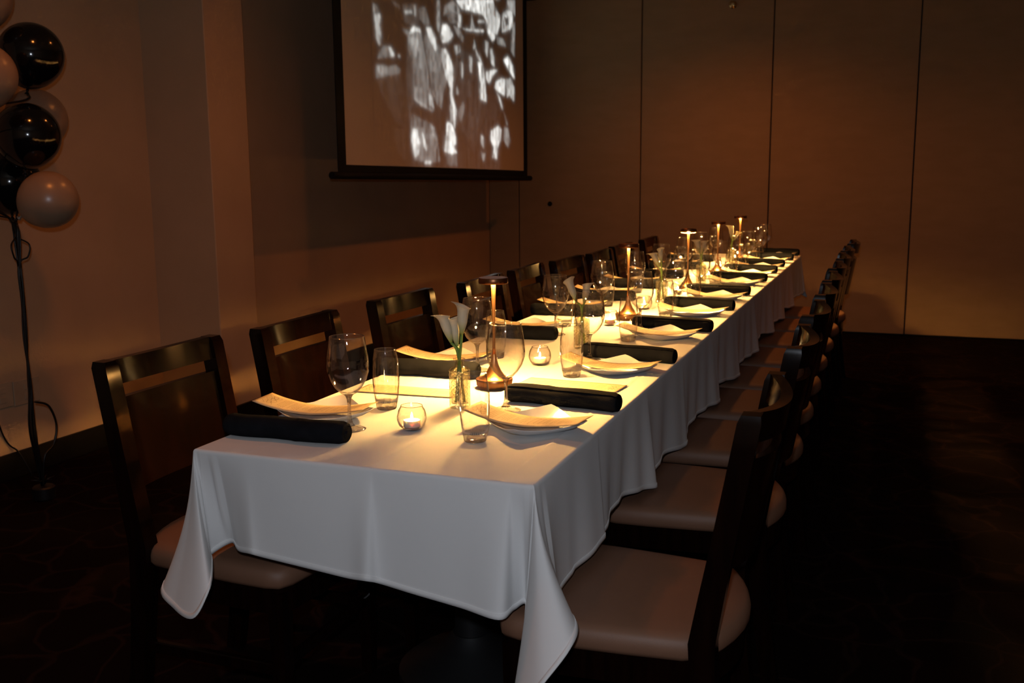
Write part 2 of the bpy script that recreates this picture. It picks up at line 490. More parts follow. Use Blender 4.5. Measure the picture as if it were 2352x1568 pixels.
# the film on it: grey film figures rasterised onto a fine grid of the lit patch (Y, Z in millimetres)
PICTURE = [
    (0.55,[(5760,2405),(5800,2404),(5805,2353),(5853,2356),(5833,2291),(5852,2219),(5832,2157),(5794,2190),(5777,2298)]),
    (0.22,[(5999,2463),(6101,2455),(6134,2426),(6065,2435)]),
    (0.3,[(5882,2170),(5957,2171),(6031,2133),(6012,2108),(5927,2100),(5795,2079),(5831,2127)]),
    (0.8,[(5940,2165),(5982,2166),(6033,2122),(5982,2109)]),
    (0.3,[(5777,2040),(5875,2050),(5941,2044),(6044,2065),(6112,2041),(6090,1961),(5970,1967),(5900,1923),(5834,1926),(5772,1958)]),
    (0.55,[(5793,2038),(5858,2040),(5854,1988),(5806,1991)]),
    (0.07,[(5772,1958),(6111,2017),(6193,1898),(6180,1666),(6022,1699),(5831,1873)]),
    (0.3,[(6318,2342),(6420,2343),(6446,2290),(6506,2133),(6593,1892),(6619,1805),(6510,1829),(6301,1865),(6296,2105),(6227,2185),(6232,2272)]),
    (0.1,[(6227,2185),(6296,2105),(6297,1865),(6219,1708),(6191,1866),(6204,2104)]),
    (0.9,[(6318,2342),(6411,2337),(6419,2317),(6325,2311),(6254,2279),(6274,2316)]),
    (0.45,[(6268,2268),(6379,2282),(6393,2187),(6334,2133),(6263,2189)]),
    (0.3,[(6517,2367),(6596,2369),(6694,2311),(6752,2233),(6809,2112),(6848,2029),(6780,1939),(6743,1825),(6662,1854),(6595,1934),(6543,2088),(6483,2270)]),
    (0.85,[(6507,2358),(6586,2364),(6663,2299),(6700,2236),(6659,2215),(6572,2280)]),
    (0.65,[(6514,1920),(6573,1907),(6619,1818),(6530,1846)]),
    (0.5,[(6292,1872),(6452,1842),(6608,1805),(6598,1796),(6394,1830)]),
    (0.28,[(6268,1766),(6389,1740),(6583,1707),(6661,1616),(6705,1453),(6571,1443),(6490,1443),(6298,1458),(6229,1563),(6245,1693)]),
    (0.8,[(6272,1669),(6337,1664),(6380,1566),(6357,1500),(6299,1474),(6249,1587)]),
    (0.8,[(6414,1666),(6477,1568),(6484,1518),(6437,1551)]),
    (0.55,[(6573,1698),(6623,1683),(6639,1598),(6580,1639)]),
    (0.5,[(6700,2568),(6741,2574),(6743,2408),(6726,2348),(6690,2368)]),
    (0.88,[(6791,2410),(6855,2427),(6918,2405),(6959,2359),(6881,2307),(6785,2288),(6746,2325)]),
    (0.4,[(6829,2546),(6959,2603),(7046,2594),(7100,2550),(7083,2513),(6956,2530),(6847,2498),(6804,2475)]),
    (0.25,[(6847,2498),(6956,2530),(7064,2502),(7063,2458),(6909,2438)]),
    (0.35,[(6984,2427),(7084,2426),(7161,2374),(7148,2333),(7037,2377)]),
    (0.8,[(7066,2428),(7118,2435),(7115,2526),(7076,2521)]),
    (0.88,[(7025,2617),(7773,2729),(7824,2662),(7917,2627),(7901,2548),(7818,2443),(7737,2405),(7636,2468),(7613,2558),(7539,2584),(7344,2580),(7135,2573)]),
    (0.6,[(7592,2675),(7773,2711),(7904,2625),(7818,2452),(7662,2490)]),
    (0.85,[(7129,2430),(7267,2430),(7435,2441),(7564,2457),(7565,2473),(7436,2459),(7268,2441)]),
    (0.7,[(7438,2527),(7567,2549),(7577,2529),(7437,2511)]),
    (0,[(7760,2727),(8059,2772),(8043,2693),(7931,2648),(7811,2679)]),
    (0.75,[(7986,2656),(8099,2705),(8199,2695),(8211,2588),(8094,2505),(7955,2507),(7956,2565)]),
    (0.05,[(8005,2634),(8097,2632),(8119,2581),(8039,2561)]),
    (0.05,[(7982,2506),(8196,2566),(8178,2396),(8034,2361)]),
    (0.45,[(8073,2774),(8280,2805),(8262,2674),(8185,2703),(8071,2706)]),
    (0.4,[(8196,2586),(8261,2624),(8240,2332),(8163,2374)]),
    (0.06,[(7000,2286),(7478,2256),(7517,1952),(7380,1571),(7054,1699),(6977,2005)]),
    (0.8,[(6763,2243),(6836,2251),(6919,2182),(6965,2126),(6934,1932),(7014,1831),(6975,1687),(6924,1800),(6889,1998),(6827,2054),(6769,2159)]),
    (0.6,[(7085,2190),(7141,2178),(7137,2071),(7081,2084)]),
    (0.5,[(7260,2243),(7319,2240),(7315,2122),(7268,2136)]),
    (0.65,[(6989,2289),(7078,2302),(7095,2261),(7020,2227)]),
    (0.85,[(7427,2223),(7526,2214),(7573,2097),(7598,1929),(7467,1940),(7472,2080)]),
    (0.5,[(7022,2008),(7053,1949),(7007,1937)]),
    (0.3,[(7130,1900),(7170,1858),(7078,1736),(7036,1814)]),
    (0.6,[(7382,2319),(7478,2256),(7526,2214),(7428,2242)]),
    (0.9,[(6834,1734),(6921,1729),(6984,1643),(6993,1590),(6947,1562),(7006,1518),(6911,1506),(6782,1523),(6807,1603)]),
    (0.22,[(6803,1504),(7000,1500),(7013,1419),(6821,1427)]),
    (0.45,[(6884,1867),(6948,1845),(6966,1740),(6900,1737)]),
    (0.4,[(7818,2457),(7981,2452),(8049,2397),(7843,2398)]),
    (0.65,[(7683,2342),(7762,2351),(7779,2212),(7706,2231)]),
    (0.55,[(7583,2397),(7659,2387),(7630,2271),(7580,2313)]),
    (0,[(7711,2397),(7870,2396),(8077,2385),(8133,2351),(7977,2301),(7811,2222),(7748,2321)]),
    (0.8,[(7600,2156),(7757,2189),(7843,2191),(7756,2150),(7654,2070),(7599,2109)]),
    (0.9,[(7977,2286),(8090,2327),(8204,2259),(8245,2152),(8144,2193)]),
    (0.8,[(7808,2097),(7945,2137),(8020,2133),(8003,1999),(7860,2023),(7774,2046)]),
    (0.6,[(8029,2134),(8143,2153),(8235,2080),(8218,1967),(8111,2011),(8053,1987)]),
    (0.65,[(7832,2012),(7900,1977),(7972,1878),(7930,1891)]),
    (0.3,[(7966,1883),(8077,1768),(8048,1757)]),
    (0.78,[(7690,1704),(7852,1749),(7926,1722),(7896,1632),(7820,1561),(7817,1480),(7718,1491),(7752,1570),(7675,1636)]),
    (0.4,[(7991,1745),(8076,1738),(8123,1638),(8072,1576),(7974,1634)]),
    (0.5,[(7470,1668),(7533,1651),(7535,1556),(7480,1592)]),
    (0.5,[(7478,1531),(7559,1518),(7532,1458),(7489,1488)]),
    (0.75,[(6442,1452),(6555,1453),(6544,1433),(6447,1435)]),
    (0.05,[(5985,1658),(6180,1666),(6150,1448),(6046,1503),(5999,1596)]),
    (0.12,[(6154,2463),(6391,2498),(6403,2373),(6308,2344),(6183,2352)]),
    (0.65,[(6186,2422),(6295,2441),(6304,2423),(6203,2405)]),
    (0.5,[(6334,2482),(6362,2486),(6358,2414),(6334,2411)]),
    (0.25,[(6408,2477),(6504,2491),(6578,2395),(6498,2369),(6423,2399)]),
    (0.6,[(7324,2559),(7359,2479),(7369,2433),(7298,2431)]),
    (0.5,[(7361,2389),(7394,2320),(7348,2304)]),
    (0.35,[(6162,2310),(6233,2304),(6232,2276),(6179,2281)]),
    (0.7,[(6074,2134),(6100,2133),(6102,2118),(6081,2115)]),
]
PICTURE += [(0.5, [(6000, 2520), (6200, 2540), (6260, 2700), (6120, 2760), (5980, 2660)]),
            (0.35, [(6600, 2600), (6800, 2620), (6850, 2790), (6650, 2800)]),
            (0.88, [(7150, 2640), (7900, 2760), (7950, 2850), (7200, 2850)])]
Y0, Y1, Z0, Z1, NY, NZ = 5.725, 8.27, 1.392, 2.85, 300, 260
ys = np.linspace(Y0, Y1, NY); zs = np.linspace(Z0, Z1, NZ)
GY, GZ = np.meshgrid(ys * 1000, zs * 1000)
ZL = np.array([zb(y_) + 0.004 for y_ in ys]) * 1000
GZ = ZL[None, :] + (GZ - Z0 * 1000) / ((Z1 - Z0) * 1000) * (Z1 * 1000 - ZL[None, :])
img = np.full(GY.shape, 0.0)
for g, poly in PICTURE:
    px = np.array([p[0] for p in poly], float); pz = np.array([p[1] for p in poly], float)
    ins = np.zeros(GY.shape, bool); j = len(px) - 1
    for i in range(len(px)):
        c = ((pz[i] > GZ) != (pz[j] > GZ)) & (GY < (px[j] - px[i]) * (GZ - pz[i]) / (pz[j] - pz[i] + 1e-9) + px[i])
        ins ^= c; j = i
    img[ins] = g ** 1.65
def soft(q, n_):
    for _ in range(n_):
        w_ = np.pad(q, 1, mode='edge')
        q = (2 * q + w_[2:, 1:-1] + w_[:-2, 1:-1] + w_[1:-1, 2:] + w_[1:-1, :-2]) / 6
    return q
rng = np.random.default_rng(3)
def streaks(dz, dy, n_):
    q = rng.normal(0, 1, (NZ // dz + 2, NY // dy + 2)).repeat(dz, 0).repeat(dy, 1)[:NZ, :NY]
    return soft(q, n_)
folds = streaks(24, 3, 6) * 1.3 + streaks(7, 4, 4) * 0.8      # hanging cloth: long vertical folds
img = 0.62 * soft(img, 3) + 0.38 * soft(img, 30)
body = np.clip((7.95 - GY / 1000) / 0.1, 0, 1) * np.clip((GY / 1000 - 6.15) / 0.15, 0, 1) * np.clip((2.45 - GZ / 1000) / 0.3, 0, 1)
img = (img + 0.012 * body) * np.clip(1 + 0.26 * folds, 0.25, 2.0)
img = soft(img, 1)
vs = [(SX + 0.0035, y, zb(y) + 0.004 + (z - Z0) / (Z1 - Z0) * (Z1 - zb(y) - 0.004)) for z in zs for y in ys]
me = bpy.data.meshes.new('projected_film')
me.from_pydata([loc_(p) for p in vs], [], [(k * NY + i, k * NY + i + 1, (k + 1) * NY + i + 1, (k + 1) * NY + i) for k in range(NZ - 1) for i in range(NY - 1)])
ca = me.color_attributes.new('film', 'FLOAT_COLOR', 'POINT')
rgba = np.ones((NZ * NY, 4), np.float32)
g = img.reshape(-1)
rgba[:, 0] = g * 1.0; rgba[:, 1] = g * 1.02; rgba[:, 2] = g * 0.98
ca.data.foreach_set('color', rgba.reshape(-1))
me.materials.append(M['film_light'])
film = bpy.data.objects.new('projected_film', me); col.objects.link(film); film.parent = scr
film['label'] = 'black and white film of people in gowns'

# ------------------------------------------------------------------ wall fittings
def outlet(y, z, w, label):
    t = thing('wall_outlet', label, 'outlet', (XL, y, z))
    MB().box(0, 0.006, -w / 2, w / 2, -0.058, 0.058, 0.002).build('cover_plate', 'plate_plastic', t)
    for s in (-0.022, 0.022):
        MB().box(0.005, 0.008, -0.016, 0.016, s - 0.014, s + 0.014, 0.001).build('socket', 'plate_plastic', t)
outlet(3.325, 0.392, 0.115, 'beige wall outlet cut by the edge of the picture')
outlet(3.462, 0.386, 0.15, 'wide beige wall outlet behind the balloon ribbons')
cord = MB().tube(catmull([(XL + 0.02, 3.26, 0.36), (XL + 0.012, 3.285, 0.27), (XL + 0.006, 3.31, 0.205), (XL + 0.008, 3.335, 0.16), (XL + 0.02, 3.37, 0.12), (XL + 0.05, 3.40, 0.02), (XL + 0.05, 3.40, 0.004)], 5), 0.004, 6)
tag(cord.build('power_cord', 'ribbon_black', smooth=True), 'thin black power cord running down the wall by the outlet', 'cord')

t = thing('fire_sprinkler', 'small brass sprinkler head high on the far partition', 'sprinkler', (-1.379, YF, 2.75))
R90 = Matrix.Rotation(math.radians(90), 4, 'X')
def lathe_x(prof, name, mat, parent, seg=20):
    mb = MB().lathe(prof, seg)
    mb.v = [tuple(R90 @ Vector(p)) for p in mb.v]
    return mb.build(name, mat, parent, smooth=True, angle=35)
lathe_x([(0.032, 0.0), (0.032, 0.006), (0.020, 0.014), (0.012, 0.018)], 'escutcheon', 'brass', t)
lathe_x([(0.009, 0.015), (0.009, 0.045), (0.012, 0.048), (0.012, 0.054), (0.004, 0.056)], 'nozzle', 'brass', t)
for s in (-1, 1):
    MB().tube([(s * 0.010, -0.05, 0), (s * 0.016, -0.062, 0), (s * 0.010, -0.078, 0), (0, -0.084, 0)], 0.0022, 6).build('frame_arm', 'brass', t, smooth=True)
lathe_x([(0.004, 0.082), (0.020, 0.084), (0.021, 0.087), (0.003, 0.089)], 'deflector', 'brass', t)
t = thing('partition_pull', 'small dark recessed pull on the partition beside the screen', 'pull', (-3.01, YF, 1.083))
lathe_x([(0.022, 0.0), (0.022, 0.004), (0.016, 0.005), (0.013, 0.002)], 'ring', 'pull_dark', t)
lathe_x([(0.010, 0.001), (0.010, 0.012), (0.007, 0.015), (0.0, 0.015)], 'knob', 'pull_dark', t)

# ------------------------------------------------------------------ table and cloth
T = 0.76
TX0, TX1, TY0, TY1 = -1.438, -0.639, 1.785, 7.58
tb = thing('banquet_table', 'long dark banquet table under the white cloth', 'table', (-1.0385, 4.68, 0))
MB().box(TX0 + 1.0385 + 0.006, TX1 + 1.0385 - 0.006, TY0 - 4.68 + 0.006, TY1 - 4.68 - 0.006, 0.725, T - 0.004, 0.006).build('table_top', 'table_base_black', tb)
for y, fr_ in ((-2.29, 0.20), (0.13, 0.095), (1.805, 0.095)):
    MB().lathe([(fr_, 0.0), (fr_, 0.02), (fr_ * 0.8, 0.05), (0.08, 0.085), (0.05, 0.12)], 32, (0, y, 0)).build('pedestal_foot', 'table_base_black', tb, smooth=True, angle=40)
    MB().lathe([(0.045, 0.11), (0.04, 0.4), (0.045, 0.68), (0.16, 0.71), (0.16, 0.725)], 24, (0, y, 0)).build('pedestal_column', 'table_base_black', tb, smooth=True, angle=40)

# cloth: flat top with pressed creases, then a skirt ruled from the table edge to the hem
A, B = (TX1, TY0, T), (TX0, TY0, T)
CR = [-1.31, -1.0, -0.70]
def crease(x):
    return sum(h_ * max(0.0, 1 - abs(x - c) / 0.007) for c, h_ in zip(CR, (0.0010, 0.0035, 0.0022)))
def zc(x, y):
    ed_ = min(1.0, max(0.0, min(y - TY0, TY1 - y)) / 0.03)
    return T + ed_ * (crease(x) * (0.7 + 0.3 * math.sin(y * 3)) + 0.0007 * math.sin(x * 23 + y * 7) * math.sin(y * 17))
xs = sorted(set([TX0 + (TX1 - TX0) * i / 36 for i in range(37)] + [c + d for c in CR for d in (-0.007, 0, 0.007)]))
ysr = [TY0 + (TY1 - TY0) * i / 150 for i in range(151)]
cl = MB().grid([[(x, y, zc(x, y) if 0 < i < len(xs) - 1 else T) for i, x in enumerate(xs)] for y in ysr])
# pairs (point on the table edge, point on the hem), walked round the table
F = lambda x: (x, TY0, T)
skirt = [((TX0, 1.99, T), (-1.475, 1.99, 0.492)), ((TX0, 1.86, T), (-1.490, 1.86, 0.492)), (B, (-1.519, 1.74, 0.442)), (B, (-1.438, 1.68, 0.425)), (B, (-1.357, 1.64, 0.432)), (B, (-1.333, 1.66, 0.477)), (B, (-1.349, 1.70, 0.498)), (F(-1.432), (-1.400, 1.77, 0.503)),
         (F(-1.42), (-1.425, 1.80, 0.507)), (F(-1.39), (-1.391, 1.83, 0.529)), (F(-1.35), (-1.35, 1.80, 0.526)), (F(-1.31), (-1.296, 1.768, 0.538)), (F(-1.27), (-1.262, 1.770, 0.533)),
         (F(-1.135), (-1.135, 1.768, 0.523)), (F(-1.05), (-1.048, 1.765, 0.517)), (F(-1.0), (-0.998, 1.752, 0.523)), (F(-0.98), (-0.976, 1.778, 0.509)), (F(-0.90), (-0.90, 1.776, 0.499)),
         (F(-0.79), (-0.787, 1.765, 0.490)), (F(-0.70), (-0.698, 1.745, 0.487)), (F(-0.68), (-0.684, 1.795, 0.489)), (F(-0.655), (-0.665, 1.815, 0.489)),
         (A, (-0.650, 1.74, 0.40)), (A, (-0.642, 1.66, 0.341)), (A, (-0.600, 1.625, 0.385)), (A, (-0.559, 1.62, 0.441)), (A, (-0.522, 1.66, 0.495)), (A, (-0.530, 1.73, 0.510)), ((TX1, 1.83, T), (-0.590, 1.81, 0.505))]
S = lambda y: (TX1, y, T)
side = [(1.925, -0.625, .491), (2.10, -0.618, .497), (2.21, -0.606, .502), (2.25, -0.622, .505), (2.46, -0.640, .516), (2.62, -0.620, .495), (2.71, -0.600, .480), (2.76, -0.624, .485), (3.0, -0.635, .495), (3.16, -0.612, .475), (3.22, -0.606, .474), (3.28, -0.628, .484)]
y = 3.5
while y < TY1 - 0.3:
    side += [(y, -0.637, .505 + 0.01 * math.sin(y * 5)), (y + 0.22, -0.620, .49), (y + 0.36, -0.603, .484 + 0.008 * math.sin(y * 3)), (y + 0.40, -0.625, .486)]
    y += 0.60 + 0.12 * math.sin(y * 7)
skirt += [(S(a), (x, a, z)) for a, x, z in side]
Cn, Dn = (TX1, TY1, T), (TX0, TY1, T)
skirt += [(Cn, (-0.60, TY1 + 0.01, .49)), (Cn, (-0.59, TY1 + 0.05, .45)), ((TX1 - 0.04, TY1, T), (-0.67, TY1 + 0.03, .49))]
for x in (-0.8, -0.95, -1.1, -1.3):
    skirt.append(((x, TY1, T), (x, TY1 + 0.03 + 0.012 * math.sin(x * 20), .50)))
skirt += [(Dn, (-1.45, TY1 + 0.03, .49)), (Dn, (-1.49, TY1 + 0.05, .45)), ((TX0, TY1 - 0.05, T), (-1.48, TY1 - 0.03, .49))]
y = 7.2
while y > 2.2:
    skirt += [((TX0, y, T), (-1.450, y, .50)), ((TX0, y - 0.2, T), (-1.462, y - 0.2, .488))]
    y -= 0.42
skirt.append(skirt[0])
NS = 7
tops = catmull([p[0] for p in skirt], NS)
hems = catmull([p[1] for p in skirt], NS)
ctr = Vector((-1.0385, 4.68, 0))
rows = [[] for _ in range(17)]
for tp, hm in zip(tops, hems):
    tp.x = min(max(tp.x, TX0), TX1); tp.y = min(max(tp.y, TY0), TY1); tp.z = T
    d = hm - tp; out = Vector((d.x, d.y, 0))
    n_out = Vector((0, 0, 0))
    if tp.y <= TY0 + 0.012: n_out.y -= 1
    if tp.y >= TY1 - 0.012: n_out.y += 1
    if tp.x <= TX0 + 0.012: n_out.x -= 1
    if tp.x >= TX1 - 0.012: n_out.x += 1
    if n_out.length > 0: n_out.normalize()
    for k in range(17):
        if k <= 4:
            a = k / 4 * math.pi / 2
            p = tp + n_out * (0.007 * math.sin(a)) + Vector((0, 0, -0.009 * (1 - math.cos(a))))
        else:
            t = (k - 4) / 12
            st = tp + n_out * 0.007 + Vector((0, 0, -0.009))
            p = st + (hm - st) * t
            lat = (hm - st); lat.z = 0
            p -= lat * (0.18 * math.sin(math.pi * t)) * (1 if lat.length > 0.05 else 0)
        if tp.x >= TX1 - 0.012 and 2.0 < tp.y < TY1 - 0.1 and k > 4:
            p.x += 0.0045 * math.sin(tp.y * 37 + 1.3 * math.sin(tp.y * 5)) * ((k - 4) / 12) ** 0.7
        rows[k].append(p)
cl.grid(rows)
clo = cl.build('tablecloth', 'linen', smooth=True)
bpy.context.view_layer.objects.active = clo
import bmesh
bm = bmesh.new(); bm.from_mesh(clo.data)
bmesh.ops.remove_doubles(bm, verts=bm.verts, dist=0.0008)
bmesh.ops.recalc_face_normals(bm, faces=bm.faces)
bm.to_mesh(clo.data); bm.free()
tag(clo, 'white linen tablecloth with pressed creases draped over the long table', 'tablecloth')
# stitched hem: a raised band along the lower edge
hb = []
for d in (0.0, 0.5, 1.0):
    r = []
    for a, b_ in zip(rows[16], rows[15]):
        v = (b_ - a).normalized()
        r.append(a + v * (0.012 * d))
    hb.append(r)
ho = MB().grid(hb).build('hem', 'linen', clo, smooth=True)
ho.modifiers.new('thickness', 'SOLIDIFY').thickness = 0.003
ho.modifiers['thickness'].offset = 0.0

# ------------------------------------------------------------------ chairs
def back_y(z):
    if z <= 0.46:
        return -0.205 - 0.05 * ((0.46 - z) / 0.46) ** 1.5
    return -0.205 - 0.080 * ((z - 0.46) / 0.46) ** 1.02

def curved_board(z0, z1, bow, th, half=0.186, nx=18, nz=6):
    front = []; rear = []
    for k in range(nz + 1):
        z = z0 + (z1 - z0) * k / nz; f = []; r = []
        for i in range(nx + 1):
            x = -half + 2 * half * i / nx
            b2 = 1 - (x / half) ** 2
            y = back_y(z) - bow * b2
            f.append((x, y + th / 2, z - 0.011 * b2)); r.append((x, y - th / 2, z - 0.011 * b2))
        front.append(f); rear.append(r)
    mb = MB(); nc = nx + 1; nr = nz + 1
    vs = [p for r in front for p in r] + [p for r in rear for p in r]
    o = nc * nr; fs = []
    for k in range(nz):
        for i in range(nx):
            q = (k * nc + i, k * nc + i + 1, (k + 1) * nc + i + 1, (k + 1) * nc + i)
            fs.append(q[::-1]); fs.append(tuple(v + o for v in q))
    for i in range(nx):
        fs.append((i, i + 1, o + i + 1, o + i)); b_ = nz * nc
        fs.append((b_ + i + 1, b_ + i, o + b_ + i, o + b_ + i + 1))
    for k in range(nz):
        fs.append(((k + 1) * nc, k * nc, o + k * nc, o + (k + 1) * nc)); e = nx
        fs.append((k * nc + e, (k + 1) * nc + e, o + (k + 1) * nc + e, o + k * nc + e))
    return mb.add(vs, fs)

def seat_outline(n=64):
    pts = []
    for i in range(9):      # rear bow between the posts
        x = -0.19 + 0.38 * i / 8
        pts.append((x, -0.215 - 0.052 * (1 - (x / 0.19) ** 2)))
    pts += [(0.215, -0.17), (0.228, -0.05), (0.238, 0.08), (0.240, 0.17), (0.232, 0.205), (0.20, 0.222)]
    pts += [(0.10, 0.235), (0.0, 0.240), (-0.10, 0.235)]
    pts += [(-0.20, 0.222), (-0.232, 0.205), (-0.240, 0.17), (-0.238, 0.08), (-0.228, -0.05), (-0.215, -0.17)]
    return pts

def loops(outline, levels, centre=(0, 0)):
    vs = []; fs = []; n = len(outline)
    for z, s in levels:
        for x, y in outline:
            vs.append((centre[0] + (x - centre[0]) * s, centre[1] + (y - centre[1]) * s, z))
    for k in range(len(levels) - 1):
        for i in range(n):
            j = (i + 1) % n
            fs.append((k * n + i, k * n + j, (k + 1) * n + j, (k + 1) * n + i))
    fs.append(tuple(range(n - 1, -1, -1))); fs.append(tuple((len(levels) - 1) * n + i for i in range(n)))
    return MB().add(vs, fs)

def make_chair():
    t = thing('dining_chair', '', 'chair', group='dark wood dining chairs along the table')
    for s in (-1, 1):
        mb = MB(); zs_ = [0, 0.12, 0.25, 0.36, 0.46, 0.56, 0.66, 0.76, 0.85, 0.905, 0.92]
        ring = []
        for z in zs_:
            w = 0.0225 if z > 0.3 else 0.0225 - 0.005 * (0.3 - z) / 0.3
            d = 0.022 + 0.004 * math.exp(-((z - 0.46) / 0.15) ** 2)
            e = 0.004 if z > 0.915 else 0
            y = back_y(z); x = s * 0.2045
            ring.append([(x - w + e, y - d + e, z), (x + w - e, y - d + e, z), (x + w - e, y + d - e, z), (x - w + e, y + d - e, z)])
        vs = [p for r in ring for p in r]; fs = [(3, 2, 1, 0), tuple(4 * (len(ring) - 1) + i for i in range(4))]
        for k in range(len(ring) - 1):
            for i in range(4):
                j = (i + 1) % 4
                fs.append((k * 4 + i, k * 4 + j, k * 4 + 4 + j, k * 4 + 4 + i))
        mb.add(vs, fs).build('back_post', 'wood', t, smooth=True, angle=40)
        x = s * 0.205
        MB().hexa([(x - .015, .172, 0), (x + .015, .172, 0), (x + .015, .202, 0), (x - .015, .202, 0)],
                  [(x - .021, .165, .40), (x + .021, .165, .40), (x + .021, .207, .40), (x - .021, .207, .40)]).build('front_leg', 'wood', t)
        MB().box(s * 0.205 - 0.009, s * 0.205 + 0.009, back_y(0.2) + 0.015, 0.18, 0.185, 0.215, 0.003).build('side_stretcher', 'wood', t)
    curved_board(0.860, 0.920, 0.040, 0.024).build('crest_rail', 'wood', t, smooth=True, angle=40)
    curved_board(0.600, 0.826, 0.040, 0.018).build('back_panel', 'wood', t, smooth=True, angle=40)
    o = seat_outline()
    loops(o, [(0.350, 0.90), (0.350, 0.955), (0.412, 0.955), (0.412, 0.90)]).build('seat_frame', 'wood', t)
    loops(o, [(0.411, 0.93), (0.414, 0.975), (0.424, 1.0), (0.440, 1.0), (0.453, 0.985), (0.461, 0.955), (0.466, 0.88), (0.469, 0.7), (0.470, 0.4), (0.470, 0.05)]).build('seat_cushion', 'vinyl', t, smooth=True)
    MB().box(-0.19, 0.19, 0.178, 0.198, 0.20, 0.228, 0.003).build('front_stretcher', 'wood', t)
    return t

ORD = ['first', 'second', 'third', 'fourth', 'fifth', 'sixth', 'seventh', 'eighth', 'ninth', 'tenth']
left_chairs = [(-1.495, 2.095, 0), (-1.45, 2.67, 1.0), (-1.432, 3.34, -1.5), (-1.375, 3.99, 1.0), (-1.375, 4.56, 2), (-1.335, 5.07, -2), (-1.30, 5.58, 1), (-1.32, 6.14, 0), (-1.305, 6.83, 1)]
right_chairs = [(-0.515, 2.05, 0), (-0.515, 2.80, 1.5), (-0.522, 3.42, -1), (-0.53, 3.98, 0.5), (-0.537, 4.5, 0), (-0.545, 5.05, -1), (-0.548, 5.6, 1), (-0.55, 6.15, 0), (-0.54, 6.75, 0)]
for i, (x, y, a) in enumerate(left_chairs):
    lab = 'dark wood slot-backed chair, %s from the near end on the screen-wall side' % ORD[i]
    place(CACHE, make_chair, (x, y, 0), math.radians(-90 + a), lab)
for i, (x, y, a) in enumerate(right_chairs):
    lab = 'dark wood tan-seated chair, %s from the near end on the aisle side' % ORD[i]
    place(CACHE, make_chair, (x, y, 0), math.radians(90 + a), lab)

# ------------------------------------------------------------------ table lamps
def make_lamp():
    t = thing('table_lamp', '', 'lamp', group='cordless copper table lamps')
    base = MB().lathe([(0.0, 0.0), (0.045, 0.0), (0.0475, 0.002), (0.0515, 0.018), (0.0525, 0.026), (0.0515, 0.0275), (0.047, 0.026), (0.040, 0.0275), (0.030, 0.035), (0.020, 0.050), (0.0125, 0.066), (0.0085, 0.082), (0.006, 0.098)], 40)
    b_ = base.build('base', 'copper', t, smooth=True, angle=50)
    MB().box(-0.0508, -0.047, -0.0045, 0.0045, 0.009, 0.014).build('charging_port', 'port_black', b_)
    MB().lathe([(0.006, 0.097), (0.0042, 0.12), (0.0038, 0.15), (0.0042, 0.20), (0.0052, 0.25), (0.0064, 0.295), (0.0068, 0.303)], 24).build('stem', 'copper', t, smooth=True)
    MB().lathe([(0.0, 0.3030), (0.0365, 0.3030), (0.0365, 0.2985), (0.0405, 0.298), (0.0415, 0.2995), (0.0415, 0.313), (0.0405, 0.3145), (0.0, 0.3145)], 40).build('shade', 'copper_dark', t, smooth=True, angle=40)
    an = [(r_ * math.cos(2 * math.pi * q / 32), r_ * math.sin(2 * math.pi * q / 32), 0.3008) for r_ in (0.0070, 0.0363) for q in range(32)]
    MB().add(an, [(q, (q + 1) % 32, 32 + (q + 1) % 32, 32 + q) for q in range(32)]).build('light_ring', 'led', t)
    return t
lamps = [(-1.045, 2.60), (-1.02, 4.03), (-0.985, 5.12), (-0.975, 5.98), (-0.965, 6.80)]
where = ['nearest, by the tall vase', 'second from the near end', 'third along the table', 'fourth along the table', 'farthest, by the end of the table']
for (x, y), w in zip(lamps, where):
    lo = place(CACHE, make_lamp, (x, y, T + 0.0005), math.radians(25 if y < 3 else 60), 'lit copper disc-topped table lamp, ' + w)

    if w.startswith('third'):      # this lamp's head sits askew, its lit underside shows
        bpy.context.view_layer.update()
        P = Vector((0, 0, 0.300)); zr = math.radians(60)
        vd = Matrix.Rotation(-zr, 3, 'Z') @ Vector((-x, -y, 0)).normalized()
        Rm = Matrix.Rotation(math.radians(-10), 3, Vector((0, 0, 1)).cross(vd))
        for c in kids(lo):
            if c.name.split('.')[0] in ('shade', 'light_ring'):
                c.rotation_euler = Rm.to_euler(); c.location = P - Rm @ P

# ------------------------------------------------------------------ glassware
def rim_ring(r, z, parent, w=0.0008):
    prof = [(r + w * math.cos(q * math.pi / 3), z + w * math.sin(q * math.pi / 3)) for q in range(6)]
    return MB().lathe(prof, 40, close=True).build('rim', 'glass_rim', parent, smooth=True)

